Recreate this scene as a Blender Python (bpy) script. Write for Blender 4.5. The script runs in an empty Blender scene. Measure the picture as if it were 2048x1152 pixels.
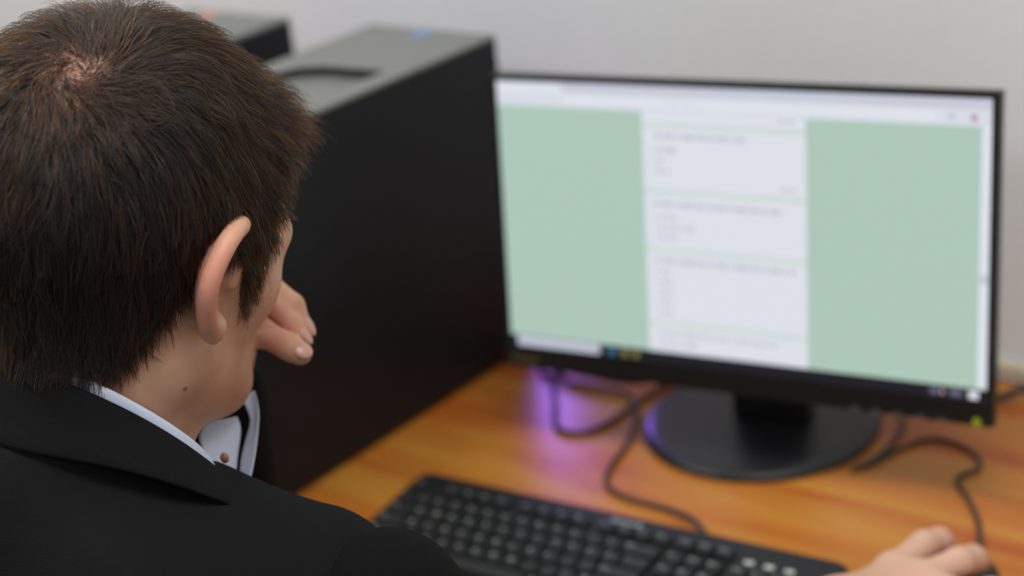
import bpy, bmesh, math, random
import numpy as np
from mathutils import Matrix, Vector, kdtree

random.seed(7)
rng = np.random.default_rng(7)
S = bpy.context.scene
COL = S.collection

# ------------------------------------------------------------------ camera, world, lights, exposure
F_PX = 3450.1
CAM_POS = Vector((1.18838, -1.25428, 0.82803))
PITCH, ROLL, YAW = -0.3917, -0.1267, 0.7215
camd = bpy.data.cameras.new('camera')
cam = bpy.data.objects.new('camera', camd)
COL.objects.link(cam)
cam.matrix_world = (Matrix.Translation(CAM_POS) @ Matrix.Rotation(YAW, 4, 'Z')
                    @ Matrix.Rotation(math.pi / 2 + PITCH, 4, 'X') @ Matrix.Rotation(ROLL, 4, 'Z'))
camd.sensor_width = 36.0
camd.lens = 36.0 * F_PX / 2048.0
camd.clip_start = 0.05
camd.dof.use_dof = True
camd.dof.focus_distance = 1.0
camd.dof.aperture_fstop = 3.7
S.camera = cam

W = bpy.data.worlds.new('ambient_fill')  # even background light added as soft fill through the open front
S.world = W
W.use_nodes = True
W.node_tree.nodes['Background'].inputs[0].default_value = (0.86, 0.93, 1.0, 1)
W.node_tree.nodes['Background'].inputs[1].default_value = 0.22

S.view_settings.view_transform = 'Standard'
S.view_settings.look = 'None'
S.view_settings.gamma = 1.0
S.view_settings.exposure = 0.0
S.view_settings.use_curve_mapping = False

FLOOR = -0.74
CEIL = 2.0
LAMPS = [(-0.9, -0.75), (1.1, -0.75), (-0.9, -2.6), (1.1, -2.6)]
LAMP_W = (20.0, 20.0, 11.0, 11.0)
for i, (lx, ly) in enumerate(LAMPS):
    ld = bpy.data.lights.new('ceiling_panel_light', 'AREA')
    ld.shape = 'RECTANGLE'
    ld.size, ld.size_y = 1.15, 0.55
    ld.energy = LAMP_W[i]
    ld.color = (1.0, 0.985, 0.965)
    lo = bpy.data.objects.new('ceiling_panel_light', ld)
    lo.location = (lx, ly, CEIL - 0.05)
    COL.objects.link(lo)


# ------------------------------------------------------------------ helpers
def tag(o, label=None, cat=None, group=None, kind=None):
    if label: o['label'] = label
    if cat: o['category'] = cat
    if group: o['group'] = group
    if kind: o['kind'] = kind
    return o


def empty(name, loc, rz=0.0):
    o = bpy.data.objects.new(name, None)
    o.empty_display_size = 0.05
    o.location = loc
    o.rotation_euler = (0, 0, rz)
    COL.objects.link(o)
    return o


def link(name, me, mat=None, parent=None, smooth=False):
    o = bpy.data.objects.new(name, me)
    COL.objects.link(o)
    if mat is not None:
        for m in (mat if isinstance(mat, (list, tuple)) else [mat]):
            me.materials.append(m)
    if parent is not None:
        o.parent = parent
    if smooth:
        me.polygons.foreach_set('use_smooth', [True] * len(me.polygons))
    return o


def pydata(name, v, f):
    me = bpy.data.meshes.new(name)
    me.from_pydata([tuple(map(float, q)) for q in v], [], [tuple(int(i) for i in q) for q in f])
    me.update()
    return me


def mk(name, bm, mat=None, parent=None, smooth=False, bevel=0.0, seg=2):
    if bevel > 0:
        bmesh.ops.bevel(bm, geom=bm.edges[:], offset=bevel, segments=seg, affect='EDGES', profile=0.5, clamp_overlap=True)
    bmesh.ops.recalc_face_normals(bm, faces=bm.faces[:])
    me = bpy.data.meshes.new(name)
    bm.to_mesh(me)
    bm.free()
    return link(name, me, mat, parent, smooth)


def bx(bm, x0, x1, y0, y1, z0, z1):
    r = bmesh.ops.create_cube(bm, size=1.0)
    bmesh.ops.scale(bm, vec=(x1 - x0, y1 - y0, z1 - z0), verts=r['verts'])
    bmesh.ops.translate(bm, vec=((x0 + x1) / 2, (y0 + y1) / 2, (z0 + z1) / 2), verts=r['verts'])
    return r['verts']


def box(name, dims, mat, parent=None, bevel=0.0, seg=2, smooth=False):
    bm = bmesh.new()
    bx(bm, *dims)
    return mk(name, bm, mat, parent, smooth, bevel, seg)


def lathe(name, prof, mat, parent=None, n=48, center=(0, 0, 0)):
    v, f = [], []
    for r, z in prof:
        for i in range(n):
            a = 2 * math.pi * i / n
            v.append((center[0] + r * math.cos(a), center[1] + r * math.sin(a), center[2] + z))
    for j in range(len(prof) - 1):
        for i in range(n):
            k = (i + 1) % n
            f.append((j * n + i, j * n + k, (j + 1) * n + k, (j + 1) * n + i))
    return link(name, pydata(name, v, f), mat, parent, True)


def catmull(pts, sub=8, closed=False):
    P = [np.array(q, float) for q in pts]
    P = [2 * P[0] - P[1]] + P + [2 * P[-1] - P[-2]]
    out = []
    for i in range(1, len(P) - 2):
        for s in range(sub):
            t = s / sub
            a, b, c, d = P[i - 1], P[i], P[i + 1], P[i + 2]
            out.append(0.5 * ((2 * b) + (-a + c) * t + (2 * a - 5 * b + 4 * c - d) * t * t + (-a + 3 * b - 3 * c + d) * t ** 3))
    out.append(P[-2])
    return np.array(out)


def tube(name, pts, r, mat, parent=None, n=8, sub=8):
    C = catmull(pts, sub)
    v, f = [], []
    up = np.array([0.0, 0.0, 1.0])
    for i, c in enumerate(C):
        t = C[min(i + 1, len(C) - 1)] - C[max(i - 1, 0)]
        t = t / (np.linalg.norm(t) + 1e-9)
        s = np.cross(t, up)
        if np.linalg.norm(s) < 1e-3: s = np.array([1.0, 0, 0])
        s /= np.linalg.norm(s)
        u = np.cross(s, t)
        for k in range(n):
            a = 2 * math.pi * k / n
            v.append(c + r * (math.cos(a) * s + math.sin(a) * u))
    for i in range(len(C) - 1):
        for k in range(n):
            m = (k + 1) % n
            f.append((i * n + k, i * n + m, (i + 1) * n + m, (i + 1) * n + k))
    f.append(tuple(range(n - 1, -1, -1)))
    f.append(tuple((len(C) - 1) * n + k for k in range(n)))
    return link(name, pydata(name, v, f), mat, parent, True)


# ------------------------------------------------------------------ materials
def srgb(r, g, b):
    def l(c):
        c /= 255.0
        return c / 12.92 if c <= 0.04045 else ((c + 0.055) / 1.055) ** 2.4
    return (l(r), l(g), l(b), 1.0)


def mat(name, col, rough=0.5, metal=0.0, var=0.0, scale=40.0, bump=0.0, bscale=300.0, emit=None, estr=0.0, sss=0.0, sheen=0.0, coat=0.0, spec=0.5):
    m = bpy.data.materials.new(name)
    m.use_nodes = True
    nt = m.node_tree
    b = nt.nodes['Principled BSDF']
    b.inputs['Base Color'].default_value = col
    b.inputs['Roughness'].default_value = rough
    b.inputs['Metallic'].default_value = metal
    b.inputs['Specular IOR Level'].default_value = spec
    if coat: b.inputs['Coat Weight'].default_value = coat
    if sheen:
        b.inputs['Sheen Weight'].default_value = sheen
        b.inputs['Sheen Roughness'].default_value = 0.5
    if sss:
        b.inputs['Subsurface Weight'].default_value = sss
        b.inputs['Subsurface Radius'].default_value = (0.012, 0.005, 0.003)
        b.inputs['Subsurface Scale'].default_value = 0.4
    if emit is not None:
        b.inputs['Emission Color'].default_value = emit
        b.inputs['Emission Strength'].default_value = estr
    tc = nt.nodes.new('ShaderNodeTexCoord')
    if var > 0:
        n = nt.nodes.new('ShaderNodeTexNoise')
        n.inputs['Scale'].default_value = scale
        n.inputs['Detail'].default_value = 3
        nt.links.new(tc.outputs['Object'], n.inputs['Vector'])
        r = nt.nodes.new('ShaderNodeValToRGB')
        r.color_ramp.elements[0].position = 0.3
        r.color_ramp.elements[1].position = 0.7
        r.color_ramp.elements[0].color = tuple(c * (1 - var) for c in col[:3]) + (1,)
        r.color_ramp.elements[1].color = tuple(min(1, c * (1 + var)) for c in col[:3]) + (1,)
        nt.links.new(n.outputs['Fac'], r.inputs['Fac'])
        nt.links.new(r.outputs['Color'], b.inputs['Base Color'])
    if bump > 0:
        n2 = nt.nodes.new('ShaderNodeTexNoise')
        n2.inputs['Scale'].default_value = bscale
        n2.inputs['Detail'].default_value = 2
        nt.links.new(tc.outputs['Object'], n2.inputs['Vector'])
        bp = nt.nodes.new('ShaderNodeBump')
        bp.inputs['Strength'].default_value = bump
        bp.inputs['Distance'].default_value = 0.002
        nt.links.new(n2.outputs['Fac'], bp.inputs['Height'])
        nt.links.new(bp.outputs['Normal'], b.inputs['Normal'])
    return m


def emis(name, col, s=1.0):
    m = bpy.data.materials.new(name)
    m.use_nodes = True
    nt = m.node_tree
    b = nt.nodes['Principled BSDF']
    b.inputs['Base Color'].default_value = (0.01, 0.01, 0.01, 1)
    b.inputs['Roughness'].default_value = 0.45
    b.inputs['Specular IOR Level'].default_value = 0.2
    b.inputs['Emission Color'].default_value = col
    b.inputs['Emission Strength'].default_value = s
    return m


def wood_material():
    m = mat('orange_wood_laminate', (0.5, 0.2, 0.03, 1), 0.34)
    nt = m.node_tree
    b = nt.nodes['Principled BSDF']
    tc = nt.nodes['Texture Coordinate'] if 'Texture Coordinate' in nt.nodes else nt.nodes.new('ShaderNodeTexCoord')
    mp = nt.nodes.new('ShaderNodeMapping')
    mp.inputs['Scale'].default_value = (2.2, 16.0, 16.0)
    mp.inputs['Rotation'].default_value = (0, 0, 0.04)
    nt.links.new(tc.outputs['Object'], mp.inputs['Vector'])
    n = nt.nodes.new('ShaderNodeTexNoise')
    n.inputs['Scale'].default_value = 1.3
    n.inputs['Detail'].default_value = 4
    n.inputs['Distortion'].default_value = 0.9
    nt.links.new(mp.outputs[0], n.inputs['Vector'])
    r = nt.nodes.new('ShaderNodeValToRGB')
    e = r.color_ramp.elements
    e[0].position, e[0].color = 0.33, srgb(176, 88, 30)
    e[1].position, e[1].color = 0.68, srgb(201, 137, 54)
    e.new(0.5).color = srgb(192, 114, 42)
    nt.links.new(n.outputs['Fac'], r.inputs['Fac'])
    mp2 = nt.nodes.new('ShaderNodeMapping')
    mp2.inputs['Scale'].default_value = (6.0, 160.0, 160.0)
    nt.links.new(tc.outputs['Object'], mp2.inputs['Vector'])
    n2 = nt.nodes.new('ShaderNodeTexNoise')
    n2.inputs['Scale'].default_value = 1.0
    n2.inputs['Detail'].default_value = 3
    nt.links.new(mp2.outputs[0], n2.inputs['Vector'])
    mx = nt.nodes.new('ShaderNodeMix')
    mx.data_type = 'RGBA'
    mx.blend_type = 'MULTIPLY'
    mx.inputs['Factor'].default_value = 0.25
    nt.links.new(r.outputs['Color'], mx.inputs[6])
    nt.links.new(n2.outputs['Fac'], mx.inputs[7])
    nt.links.new(mx.outputs[2], b.inputs['Base Color'])
    return m


M = {}
M['wall'] = mat('grey_white_wall_paint', srgb(227, 231, 233), 0.8, var=0.02, scale=6, bump=0.05, bscale=120)
M['ceiling'] = mat('white_ceiling_paint', srgb(235, 235, 233), 0.9, var=0.02, scale=5)
M['floor'] = mat('grey_linoleum', srgb(120, 112, 104), 0.5, var=0.12, scale=25)
M['trim'] = mat('beige_plastic_trunking', srgb(196, 186, 160), 0.45, var=0.03)
M['trim_lip'] = mat('grey_plastic_trunking', srgb(170, 172, 172), 0.4, var=0.03)
M['wood'] = wood_material()
M['metal_leg'] = mat('grey_painted_metal', srgb(120, 122, 125), 0.4, 0.6, var=0.03)
M['tower_black'] = mat('black_painted_steel', srgb(21, 22, 27), 0.42, 0.0, var=0.08, scale=30, spec=0.25)
M['tower_grey'] = mat('grey_brushed_plastic', srgb(116, 118, 115), 0.45, 0.0, var=0.04, scale=60)
M['tower_dark'] = mat('dark_grey_plastic', srgb(26, 27, 29), 0.5, var=0.05)
M['blue_sticker'] = mat('blue_sticker', srgb(96, 140, 196), 0.35, var=0.05)
M['red_sticker'] = mat('orange_red_sticker', srgb(214, 132, 110), 0.35, var=0.05)
M['purple_led'] = emis('purple_led', (0.30, 0.10, 1.0, 1), 2.0)
M['monitor_black'] = mat('black_monitor_plastic', srgb(24, 24, 25), 0.38, var=0.08, scale=60, spec=0.4)
M['base_black'] = mat('satin_black_plastic', srgb(30, 31, 33), 0.33, var=0.08, scale=50, spec=0.5)
M['gold_print'] = mat('gold_bezel_print', srgb(120, 104, 70), 0.5, var=0.05)
M['grey_print'] = mat('grey_bezel_print', srgb(70, 70, 72), 0.5, var=0.05)
M['led'] = emis('green_power_led', srgb(122, 138, 6), 1.0)
M['kb_body'] = mat('black_keyboard_plastic', srgb(23, 24, 25), 0.45, var=0.08, scale=80, spec=0.4)
M['key'] = mat('dark_grey_keycap', srgb(30, 32, 32), 0.5, var=0.1, scale=200)
M['legend'] = mat('pale_key_print', srgb(196, 200, 192), 0.5, var=0.04)
M['silver'] = mat('silver_print', srgb(150, 160, 164), 0.35, 0.3, var=0.05)
M['cable'] = mat('black_cable_rubber', srgb(30, 28, 28), 0.5, var=0.08)
M['cable_brown'] = mat('dark_brown_cable_rubber', srgb(58, 46, 40), 0.5, var=0.08)
M['mouse'] = mat('black_mouse_plastic', srgb(24, 24, 25), 0.35, var=0.08)
M['jacket'] = mat('black_suit_wool', srgb(21, 21, 23), 0.9, var=0.12, scale=900, bump=0.35, bscale=1400, spec=0.12)
M['sleeve'] = mat('black_suit_wool_sleeve', srgb(19, 19, 20), 0.9, var=0.12, scale=900, bump=0.35, bscale=1400, spec=0.10)
M['shirt'] = mat('pale_blue_shirt_cotton', srgb(196, 206, 228), 0.8, var=0.03, scale=500, bump=0.1, bscale=1500, sheen=0.1)
M['shirt_button'] = mat('tan_shirt_button', srgb(168, 116, 84), 0.4, var=0.05)
M['trousers'] = mat('black_trouser_wool', srgb(26, 26, 28), 0.85, var=0.1, scale=500)
M['shoe'] = mat('black_shoe_leather', srgb(22, 21, 21), 0.4, var=0.1)
M['nail'] = mat('fingernail', srgb(202, 154, 138), 0.3, var=0.04, sss=0.1)
M['eye_white'] = mat('eye_white', srgb(230, 226, 220), 0.2, var=0.02)
M['iris'] = mat('brown_iris', srgb(62, 40, 26), 0.2, var=0.1)
M['brow'] = mat('dark_eyebrow', srgb(50, 38, 28), 0.8, var=0.2)
M['lamp_panel'] = emis('lamp_diffuser', (1, 0.97, 0.93, 1), 2.0)
M['chair_black'] = mat('black_chair_fabric', srgb(34, 34, 36), 0.85, var=0.1)

# ------------------------------------------------------------------ the room
WALL_Y = 0.277


def struct(o):
    o['kind'] = 'structure'
    return o


struct(box('floor', (-2.6, 2.8, -3.9, WALL_Y + 0.1, FLOOR - 0.05, FLOOR), M['floor']))
struct(box('ceiling', (-2.6, 2.8, -3.9, WALL_Y + 0.1, CEIL, CEIL + 0.05), M['ceiling']))
struct(box('wall_back', (-2.6, 2.8, WALL_Y, WALL_Y + 0.1, FLOOR, CEIL), M['wall']))
struct(box('wall_left', (-2.7, -2.6, -3.9, WALL_Y + 0.1, FLOOR, CEIL), M['wall']))
struct(box('wall_right', (2.8, 2.9, -3.9, WALL_Y + 0.1, FLOOR, CEIL), M['wall']))
struct(box('baseboard_back', (-2.6, 2.8, WALL_Y - 0.012, WALL_Y, FLOOR, FLOOR + 0.07), M['trim'], bevel=0.003))
t = struct(box('trim_1', (-2.6, 2.8, WALL_Y - 0.012, WALL_Y, 0.004, 0.016), M['trim'], bevel=0.002))
box('trim_lip', (-2.6, 2.8, WALL_Y - 0.014, WALL_Y, 0.0, 0.0045), M['trim_lip'], t, bevel=0.001)

lamp_names = ['white ceiling panel lamp above the computer towers', 'white ceiling panel lamp above the right end of the desk',
              'white ceiling panel lamp at the rear left of the room', 'white ceiling panel lamp at the rear right of the room']
for (lx, ly), lab in zip(LAMPS, lamp_names):
    e = empty('ceiling_lamp', (lx, ly, CEIL))
    tag(e, lab, 'lamp', 'ceiling lamps')
    bm = bmesh.new()
    for d in ((-.62, .62, -.32, -.29, -.045, 0), (-.62, .62, .29, .32, -.045, 0), (-.62, -.59, -.29, .29, -.045, 0), (.59, .62, -.29, .29, -.045, 0)):
        bx(bm, *d)
    mk('lamp_frame', bm, M['ceiling'], e)
    box('lamp_diffuser', (-.59, .59, -.29, .29, -.02, -.005), M['lamp_panel'], e)

# ------------------------------------------------------------------ desk
DX0, DX1, DY0, DY1 = -1.1, 1.5, -0.50, WALL_Y - 0.0145
desk = empty('computer_desk', (0.2, -0.1, FLOOR))
tag(desk, 'long orange wood laminate computer desk against the grey wall', 'desk')


def dk(x0, x1, y0, y1, z0, z1):
    return (x0 - 0.2, x1 - 0.2, y0 + 0.1, y1 + 0.1, z0 - FLOOR, z1 - FLOOR)


box('desk_top', dk(DX0, DX1, DY0, DY1, -0.028, 0.0), M['wood'], desk, bevel=0.0015)
for x in (-1.05, 0.05, 1.42):
    box('side_panel', dk(x, x + 0.025, DY0 + 0.04, DY1 - 0.01, FLOOR, -0.028), M['wood'], desk, bevel=0.001)
box('back_panel', dk(-1.02, 1.42, DY1 - 0.09, DY1 - 0.07, -0.40, -0.028), M['wood'], desk, bevel=0.001)

# ------------------------------------------------------------------ computer towers
TW, TD, TH = 0.182, 0.44, 0.372


def make_tower(x_right, y_back, label, sticker_mat, sticker_x):
    t = empty('computer_tower', (x_right - TW / 2, y_back - TD / 2, 0.0))
    tag(t, label, 'computer', 'computer towers on the desk')
    hw, hd = TW / 2, TD / 2
    # case: an open ring of panels so that the top pocket is real
    box('case', (-hw, hw, -hd + 0.02, hd, 0.008, TH - 0.022), M['tower_black'], t, bevel=0.002)
    box('side_panel', (hw - 0.001, hw + 0.0006, -hd + 0.024, hd - 0.004, 0.014, TH - 0.004), M['tower_black'], t)
    box('side_panel', (-hw - 0.0006, -hw + 0.001, -hd + 0.024, hd - 0.004, 0.014, TH - 0.004), M['tower_black'], t)
    # top panel with a sunken tray in its front half
    z0, z1 = TH - 0.021, TH
    bm = bmesh.new()
    o = [(-hw, -hd + 0.01), (hw, -hd + 0.01), (hw, hd), (-hw, hd)]
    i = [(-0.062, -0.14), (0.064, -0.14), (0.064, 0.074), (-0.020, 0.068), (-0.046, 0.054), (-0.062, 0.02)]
    ot = [bm.verts.new((x, y, z1)) for x, y in o]
    ob = [bm.verts.new((x, y, z0)) for x, y in o]
    it = [bm.verts.new((x, y, z1)) for x, y in i]
    ib = [bm.verts.new((x, y, z1 - (0.002 + 0.009 * (y + 0.14) / 0.214))) for k, (x, y) in enumerate(i)]
    for k in range(4):
        n = (k + 1) % 4
        bm.faces.new((ob[k], ob[n], ot[n], ot[k]))
    bm.faces.new((ot[0], ot[1], it[1], it[0]))
    bm.faces.new((ot[1], ot[2], it[2], it[1]))
    bm.faces.new((ot[2], ot[3], it[4], it[3], it[2]))
    bm.faces.new((ot[3], ot[0], it[0], it[5], it[4]))
    for k in range(6):
        n = (k + 1) % 6
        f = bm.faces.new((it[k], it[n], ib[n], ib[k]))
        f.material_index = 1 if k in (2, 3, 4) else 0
    bm.faces.new(ib)
    bm.faces.new(ob[::-1])
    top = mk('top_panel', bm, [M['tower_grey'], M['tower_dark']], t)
    # front
    fr = box('front_panel', (-hw, hw, -hd, -hd + 0.02, 0.004, TH), M['tower_dark'], t, bevel=0.004)
    box('drive_bay', (-hw + 0.018, hw - 0.018, -hd - 0.002, -hd + 0.004, TH - 0.085, TH - 0.045), M['tower_black'], fr, bevel=0.001)
    lathe('power_button', [(0.0, 0.004), (0.008, 0.004), (0.009, 0.0)], M['tower_grey'], fr, 20, (0, -hd + 0.035, TH + 0.0))
    # rear with lit fan
    rear = box('rear_panel', (-hw + 0.004, hw - 0.004, hd - 0.001, hd + 0.001, 0.012, TH - 0.006), M['tower_dark'], t)
    v, f = [], []
    for k in range(32):
        a = 2 * math.pi * k / 32
        for r in (0.040, 0.047):
            for yy in (hd + 0.001, hd + 0.004):
                v.append((0.02 + r * math.cos(a), yy, 0.26 + r * math.sin(a)))
    for k in range(32):
        n = (k + 1) % 32
        a, b = 4 * k, 4 * n
        f += [(a, b, b + 1, a + 1), (a + 2, a + 3, b + 3, b + 2), (a + 1, b + 1, b + 3, a + 3), (a, a + 2, b + 2, b)]
    link('fan_light_ring', pydata('fan_light_ring', v, f), M['purple_led'], rear)
    bm = bmesh.new()
    for k in range(5):
        vs = bx(bm, 0.008, 0.038, hd + 0.001, hd + 0.003, -0.007, 0.007)
        bmesh.ops.rotate(bm, cent=(0, 0, 0), matrix=Matrix.Rotation(k * 2 * math.pi / 5, 3, 'Y'), verts=vs)
        bmesh.ops.translate(bm, vec=(0.02, 0, 0.26), verts=vs)
    mk('fan_blades', bm, M['tower_black'], rear)
    for sx in (-1, 1):
        for sy in (-1, 1):
            lathe('foot', [(0.0, 0.009), (0.012, 0.009), (0.012, 0.0), (0.0, 0.0)], M['tower_black'], t, 16, (sx * (hw - 0.02), sy * (hd - 0.035), 0))
    st = lathe('sticker', [(0.0, 0.0006), (0.0105, 0.0006), (0.0112, 0.0)], sticker_mat, top, 24, (sticker_x - (x_right - TW / 2), hd - 0.018, TH))
    return t


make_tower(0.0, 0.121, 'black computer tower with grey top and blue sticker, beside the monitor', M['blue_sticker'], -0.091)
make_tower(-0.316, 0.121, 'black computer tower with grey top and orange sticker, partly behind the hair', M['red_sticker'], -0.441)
# glow of the tower's own rear light
pl = bpy.data.lights.new('tower_fan_glow', 'SPOT')
pl.energy = 1.15
pl.color = (0.30, 0.12, 1.0)
pl.shadow_soft_size = 0.035
pl.spot_size = math.radians(75)
pl.spot_blend = 0.7
po = bpy.data.objects.new('tower_fan_glow', pl)
po.location = (-0.080, 0.235, 0.16)
po.rotation_euler = (Vector((0.16, 0.08, 0.0)) - Vector(po.location)).to_track_quat('-Z', 'Y').to_euler()
COL.objects.link(po)

# ------------------------------------------------------------------ monitor
SW, SH = 0.476, 0.268
MP = Vector((0.3694, -0.0144, 0.2468))
MR = Matrix.Rotation(0.1682, 4, 'Z') @ Matrix.Rotation(-0.1233, 4, 'X')
BASE_C = (0.335, 0.07)
mon = empty('computer_monitor', (BASE_C[0], BASE_C[1], 0.0))
tag(mon, 'black widescreen monitor on a round base showing a green and white web form', 'monitor')
bpy.context.view_layer.update()
MLOC = Matrix.Translation(-Vector((BASE_C[0], BASE_C[1], 0))) @ Matrix.Translation(MP) @ MR


def mon_part(o):
    o.matrix_local = MLOC
    return o


bz_s, bz_t, bz_b = 0.0065, 0.0058, 0.0225
bm = bmesh.new()
x0, x1, z0, z1 = -SW / 2, SW / 2, -SH / 2, SH / 2
for d in ((x0 - bz_s, x1 + bz_s, -0.0015, 0.012, z1, z1 + bz_t), (x0 - bz_s, x0, -0.0015, 0.012, z0, z1),
          (x1, x1 + bz_s, -0.0015, 0.012, z0, z1), (x0 - bz_s, x1 + bz_s, -0.0015, 0.012, z0 - bz_b, z0)):
    bx(bm, *d)
frame = mon_part(mk('bezel', bm, M['monitor_black'], mon))
bm = bmesh.new()
prof = [(0.012, 0.0), (0.018, 0.004), (0.030, 0.05), (0.040, 0.09)]
rings = []
for y, ins in prof:
    rings.append([bm.verts.new(q) for q in ((x0 - bz_s + ins, y, z0 - bz_b + ins * 0.6), (x1 + bz_s - ins, y, z0 - bz_b + ins * 0.6), (x1 + bz_s - ins, y, z1 + bz_t - ins * 0.6), (x0 - bz_s + ins, y, z1 + bz_t - ins * 0.6))])
for a, b in zip(rings[:-1], rings[1:]):
    for k in range(4):
        bm.faces.new((a[k], a[(k + 1) % 4], b[(k + 1) % 4], b[k]))
bm.faces.new(rings[-1])
bm.faces.new(rings[0][::-1])
mon_part(mk('back_shell', bm, M['monitor_black'], mon))

# what the screen shows: flat rectangles u,v in screen fractions (v from the top), layered by a tenth of a millimetre
E = {
    'green': emis('screen_green', srgb(172, 198, 184)), 'white': emis('screen_white', srgb(221, 225, 233)),
    'lav': emis('screen_lavender', srgb(198, 201, 214)), 'tool': emis('screen_toolbar', srgb(214, 218, 228)),
    'card': emis('screen_card', srgb(220, 223, 231)), 'line': emis('screen_card_gap', srgb(204, 217, 213)),
    'text': emis('screen_text', srgb(186, 189, 199)), 'bar': emis('screen_taskbar', srgb(22, 23, 32)),
    'search': emis('screen_search', srgb(190, 194, 212)), 'blue': emis('screen_blue', srgb(50, 96, 128)),
    'yellow': emis('screen_yellow', srgb(120, 112, 62)), 'red': emis('screen_red', srgb(190, 150, 165)),
    'tray': emis('screen_tray', srgb(96, 98, 118)), 'dim': emis('screen_dim_text', srgb(194, 198, 207))}
ek = list(E)
sv, sf, si = [], [], []


def rect(u0, u1, v0, v1, m, lay):
    y = -0.0001 * lay
    b = len(sv)
    for u, v in ((u0, v1), (u1, v1), (u1, v0), (u0, v0)):
        sv.append(((u - 0.5) * SW, y, (0.5 - v) * SH))
    sf.append((b, b + 1, b + 2, b + 3))
    si.append(ek.index(m))


rect(0, 1, 0, 1, 'green', 0)
rect(0, 1, 0, 0.036, 'lav', 1)
rect(0.0, 0.148, 0.008, 0.04, 'white', 2)
rect(0, 1, 0.036, 0.09, 'tool', 1)
rect(0.15, 0.90, 0.044, 0.078, 'white', 2)
rect(0.922, 0.934, 0.052, 0.072, 'dim', 2)
rect(0.962, 0.974, 0.052, 0.074, 'red', 2)
rect(0.322, 0.657, 0.09, 0.958, 'card', 1)
for v in (0.138, 0.370, 0.582, 0.851):
    rect(0.322, 0.657, v - 0.009, v + 0.009, 'line', 2)
rect(0.982, 1.0, 0.09, 0.958, 'white', 1)
rect(0.984, 0.998, 0.57, 0.60, 'dim', 2)


def words(u0, u1, v, m='text', h=0.014):
    u = u0
    k = 0
    while u < u1 - 0.004:
        w = min(u1 - u, (0.012, 0.022, 0.008, 0.028, 0.017)[k % 5])
        rect(u, u + w, v - h / 2, v + h / 2, m, 2)
        u += w + 0.005
        k += 1


words(0.349, 0.536, 0.174)
for v, u in ((0.222, 0.40), (0.261, 0.372), (0.297, 0.376)):
    rect(0.340, 0.345, v - 0.006, v + 0.006, 'dim', 2)
    words(0.352, u, v, 'text')
words(0.606, 0.634, 0.337, 'dim')
words(0.604, 0.634, 0.103, 'dim')
words(0.36, 0.43, 0.060, 'dim', 0.01)
words(0.342, 0.612, 0.415)
for v, u in ((0.462, 0.392), (0.499, 0.428), (0.534, 0.39)):
    rect(0.340, 0.345, v - 0.006, v + 0.006, 'dim', 2)
    words(0.352, u, v, 'dim')
words(0.342, 0.633, 0.620)
for v in (0.660, 0.698, 0.736, 0.774, 0.812):
    rect(0.340, 0.345, v - 0.006, v + 0.006, 'dim', 2)
    words(0.354, 0.376, v, 'text')
words(0.342, 0.595, 0.888, 'dim')
words(0.342, 0.43, 0.925, 'dim')
rect(0, 1, 0.958, 1, 'bar', 1)
rect(0.016, 0.208, 0.961, 0.998, 'search', 2)
rect(0.226, 0.246, 0.966, 0.995, 'blue', 2)
rect(0.258, 0.273, 0.966, 0.995, 'yellow', 2)
rect(0.284, 0.297, 0.968, 0.995, 'yellow', 2)
rect(0.895, 0.91, 0.968, 0.992, 'tray', 2)
rect(0.915, 0.921, 0.972, 0.99, 'red', 2)
rect(0.932, 0.955, 0.968, 0.992, 'tray', 2)
rect(0.967, 0.985, 0.966, 0.994, 'white', 2)
me = pydata('screen', sv, sf)
for k in ek:
    me.materials.append(E[k])
me.polygons.foreach_set('material_index', si)
scr = mon_part(link('screen', me, None, mon))
scr['label'] = 'lit screen with a white form column on pale green'
box('screen_backing', (x0, x1, 0.0008, 0.01, z0, z1), M['monitor_black'], scr)

# bezel marks, buttons and the power light
bm = bmesh.new()
lw = [0.0040, 0.0034, 0.0030, 0.0036, 0.0032, 0.0036, 0.0026, 0.0030, 0.0034]
u = x0 + 0.001
for k, w in enumerate(lw):
    hgt = 0.0052 if k in (0, 1, 5) else 0.0038
    zb = z0 - 0.0155
    bx(bm, u, u + w * 0.35, -0.0019, -0.0014, zb, zb + hgt)
    if k % 2 == 0:
        bx(bm, u, u + w * 0.9, -0.0019, -0.0014, zb + hgt - 0.0011, zb + hgt)
    else:
        bx(bm, u, u + w * 0.9, -0.0019, -0.0014, zb, zb + 0.0011)
    u += w
mk('maker_mark', bm, M['gold_print'], frame)
for k in range(5):
    box('menu_button', (0.115 + 0.02 * k, 0.124 + 0.02 * k, -0.0018, -0.001, z0 - 0.0225, z0 - 0.0195), M['grey_print'], frame, bevel=0.0003)
v, f = [(0, 0, 0)], []
for k in range(24):
    a = 2 * math.pi * k / 24
    v.append((0.0037 * math.cos(a), 0, 0.0037 * math.sin(a)))
f = [(0, (k + 1) % 24 + 1, k + 1) for k in range(24)]
ledm = pydata('power_light', [(a + (0.984 - 0.5) * SW, -0.0022, c + z0 - 0.0186) for a, b, c in v], f)
link('power_light', ledm, M['led'], frame)['label'] = 'small yellow green power light'
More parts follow.
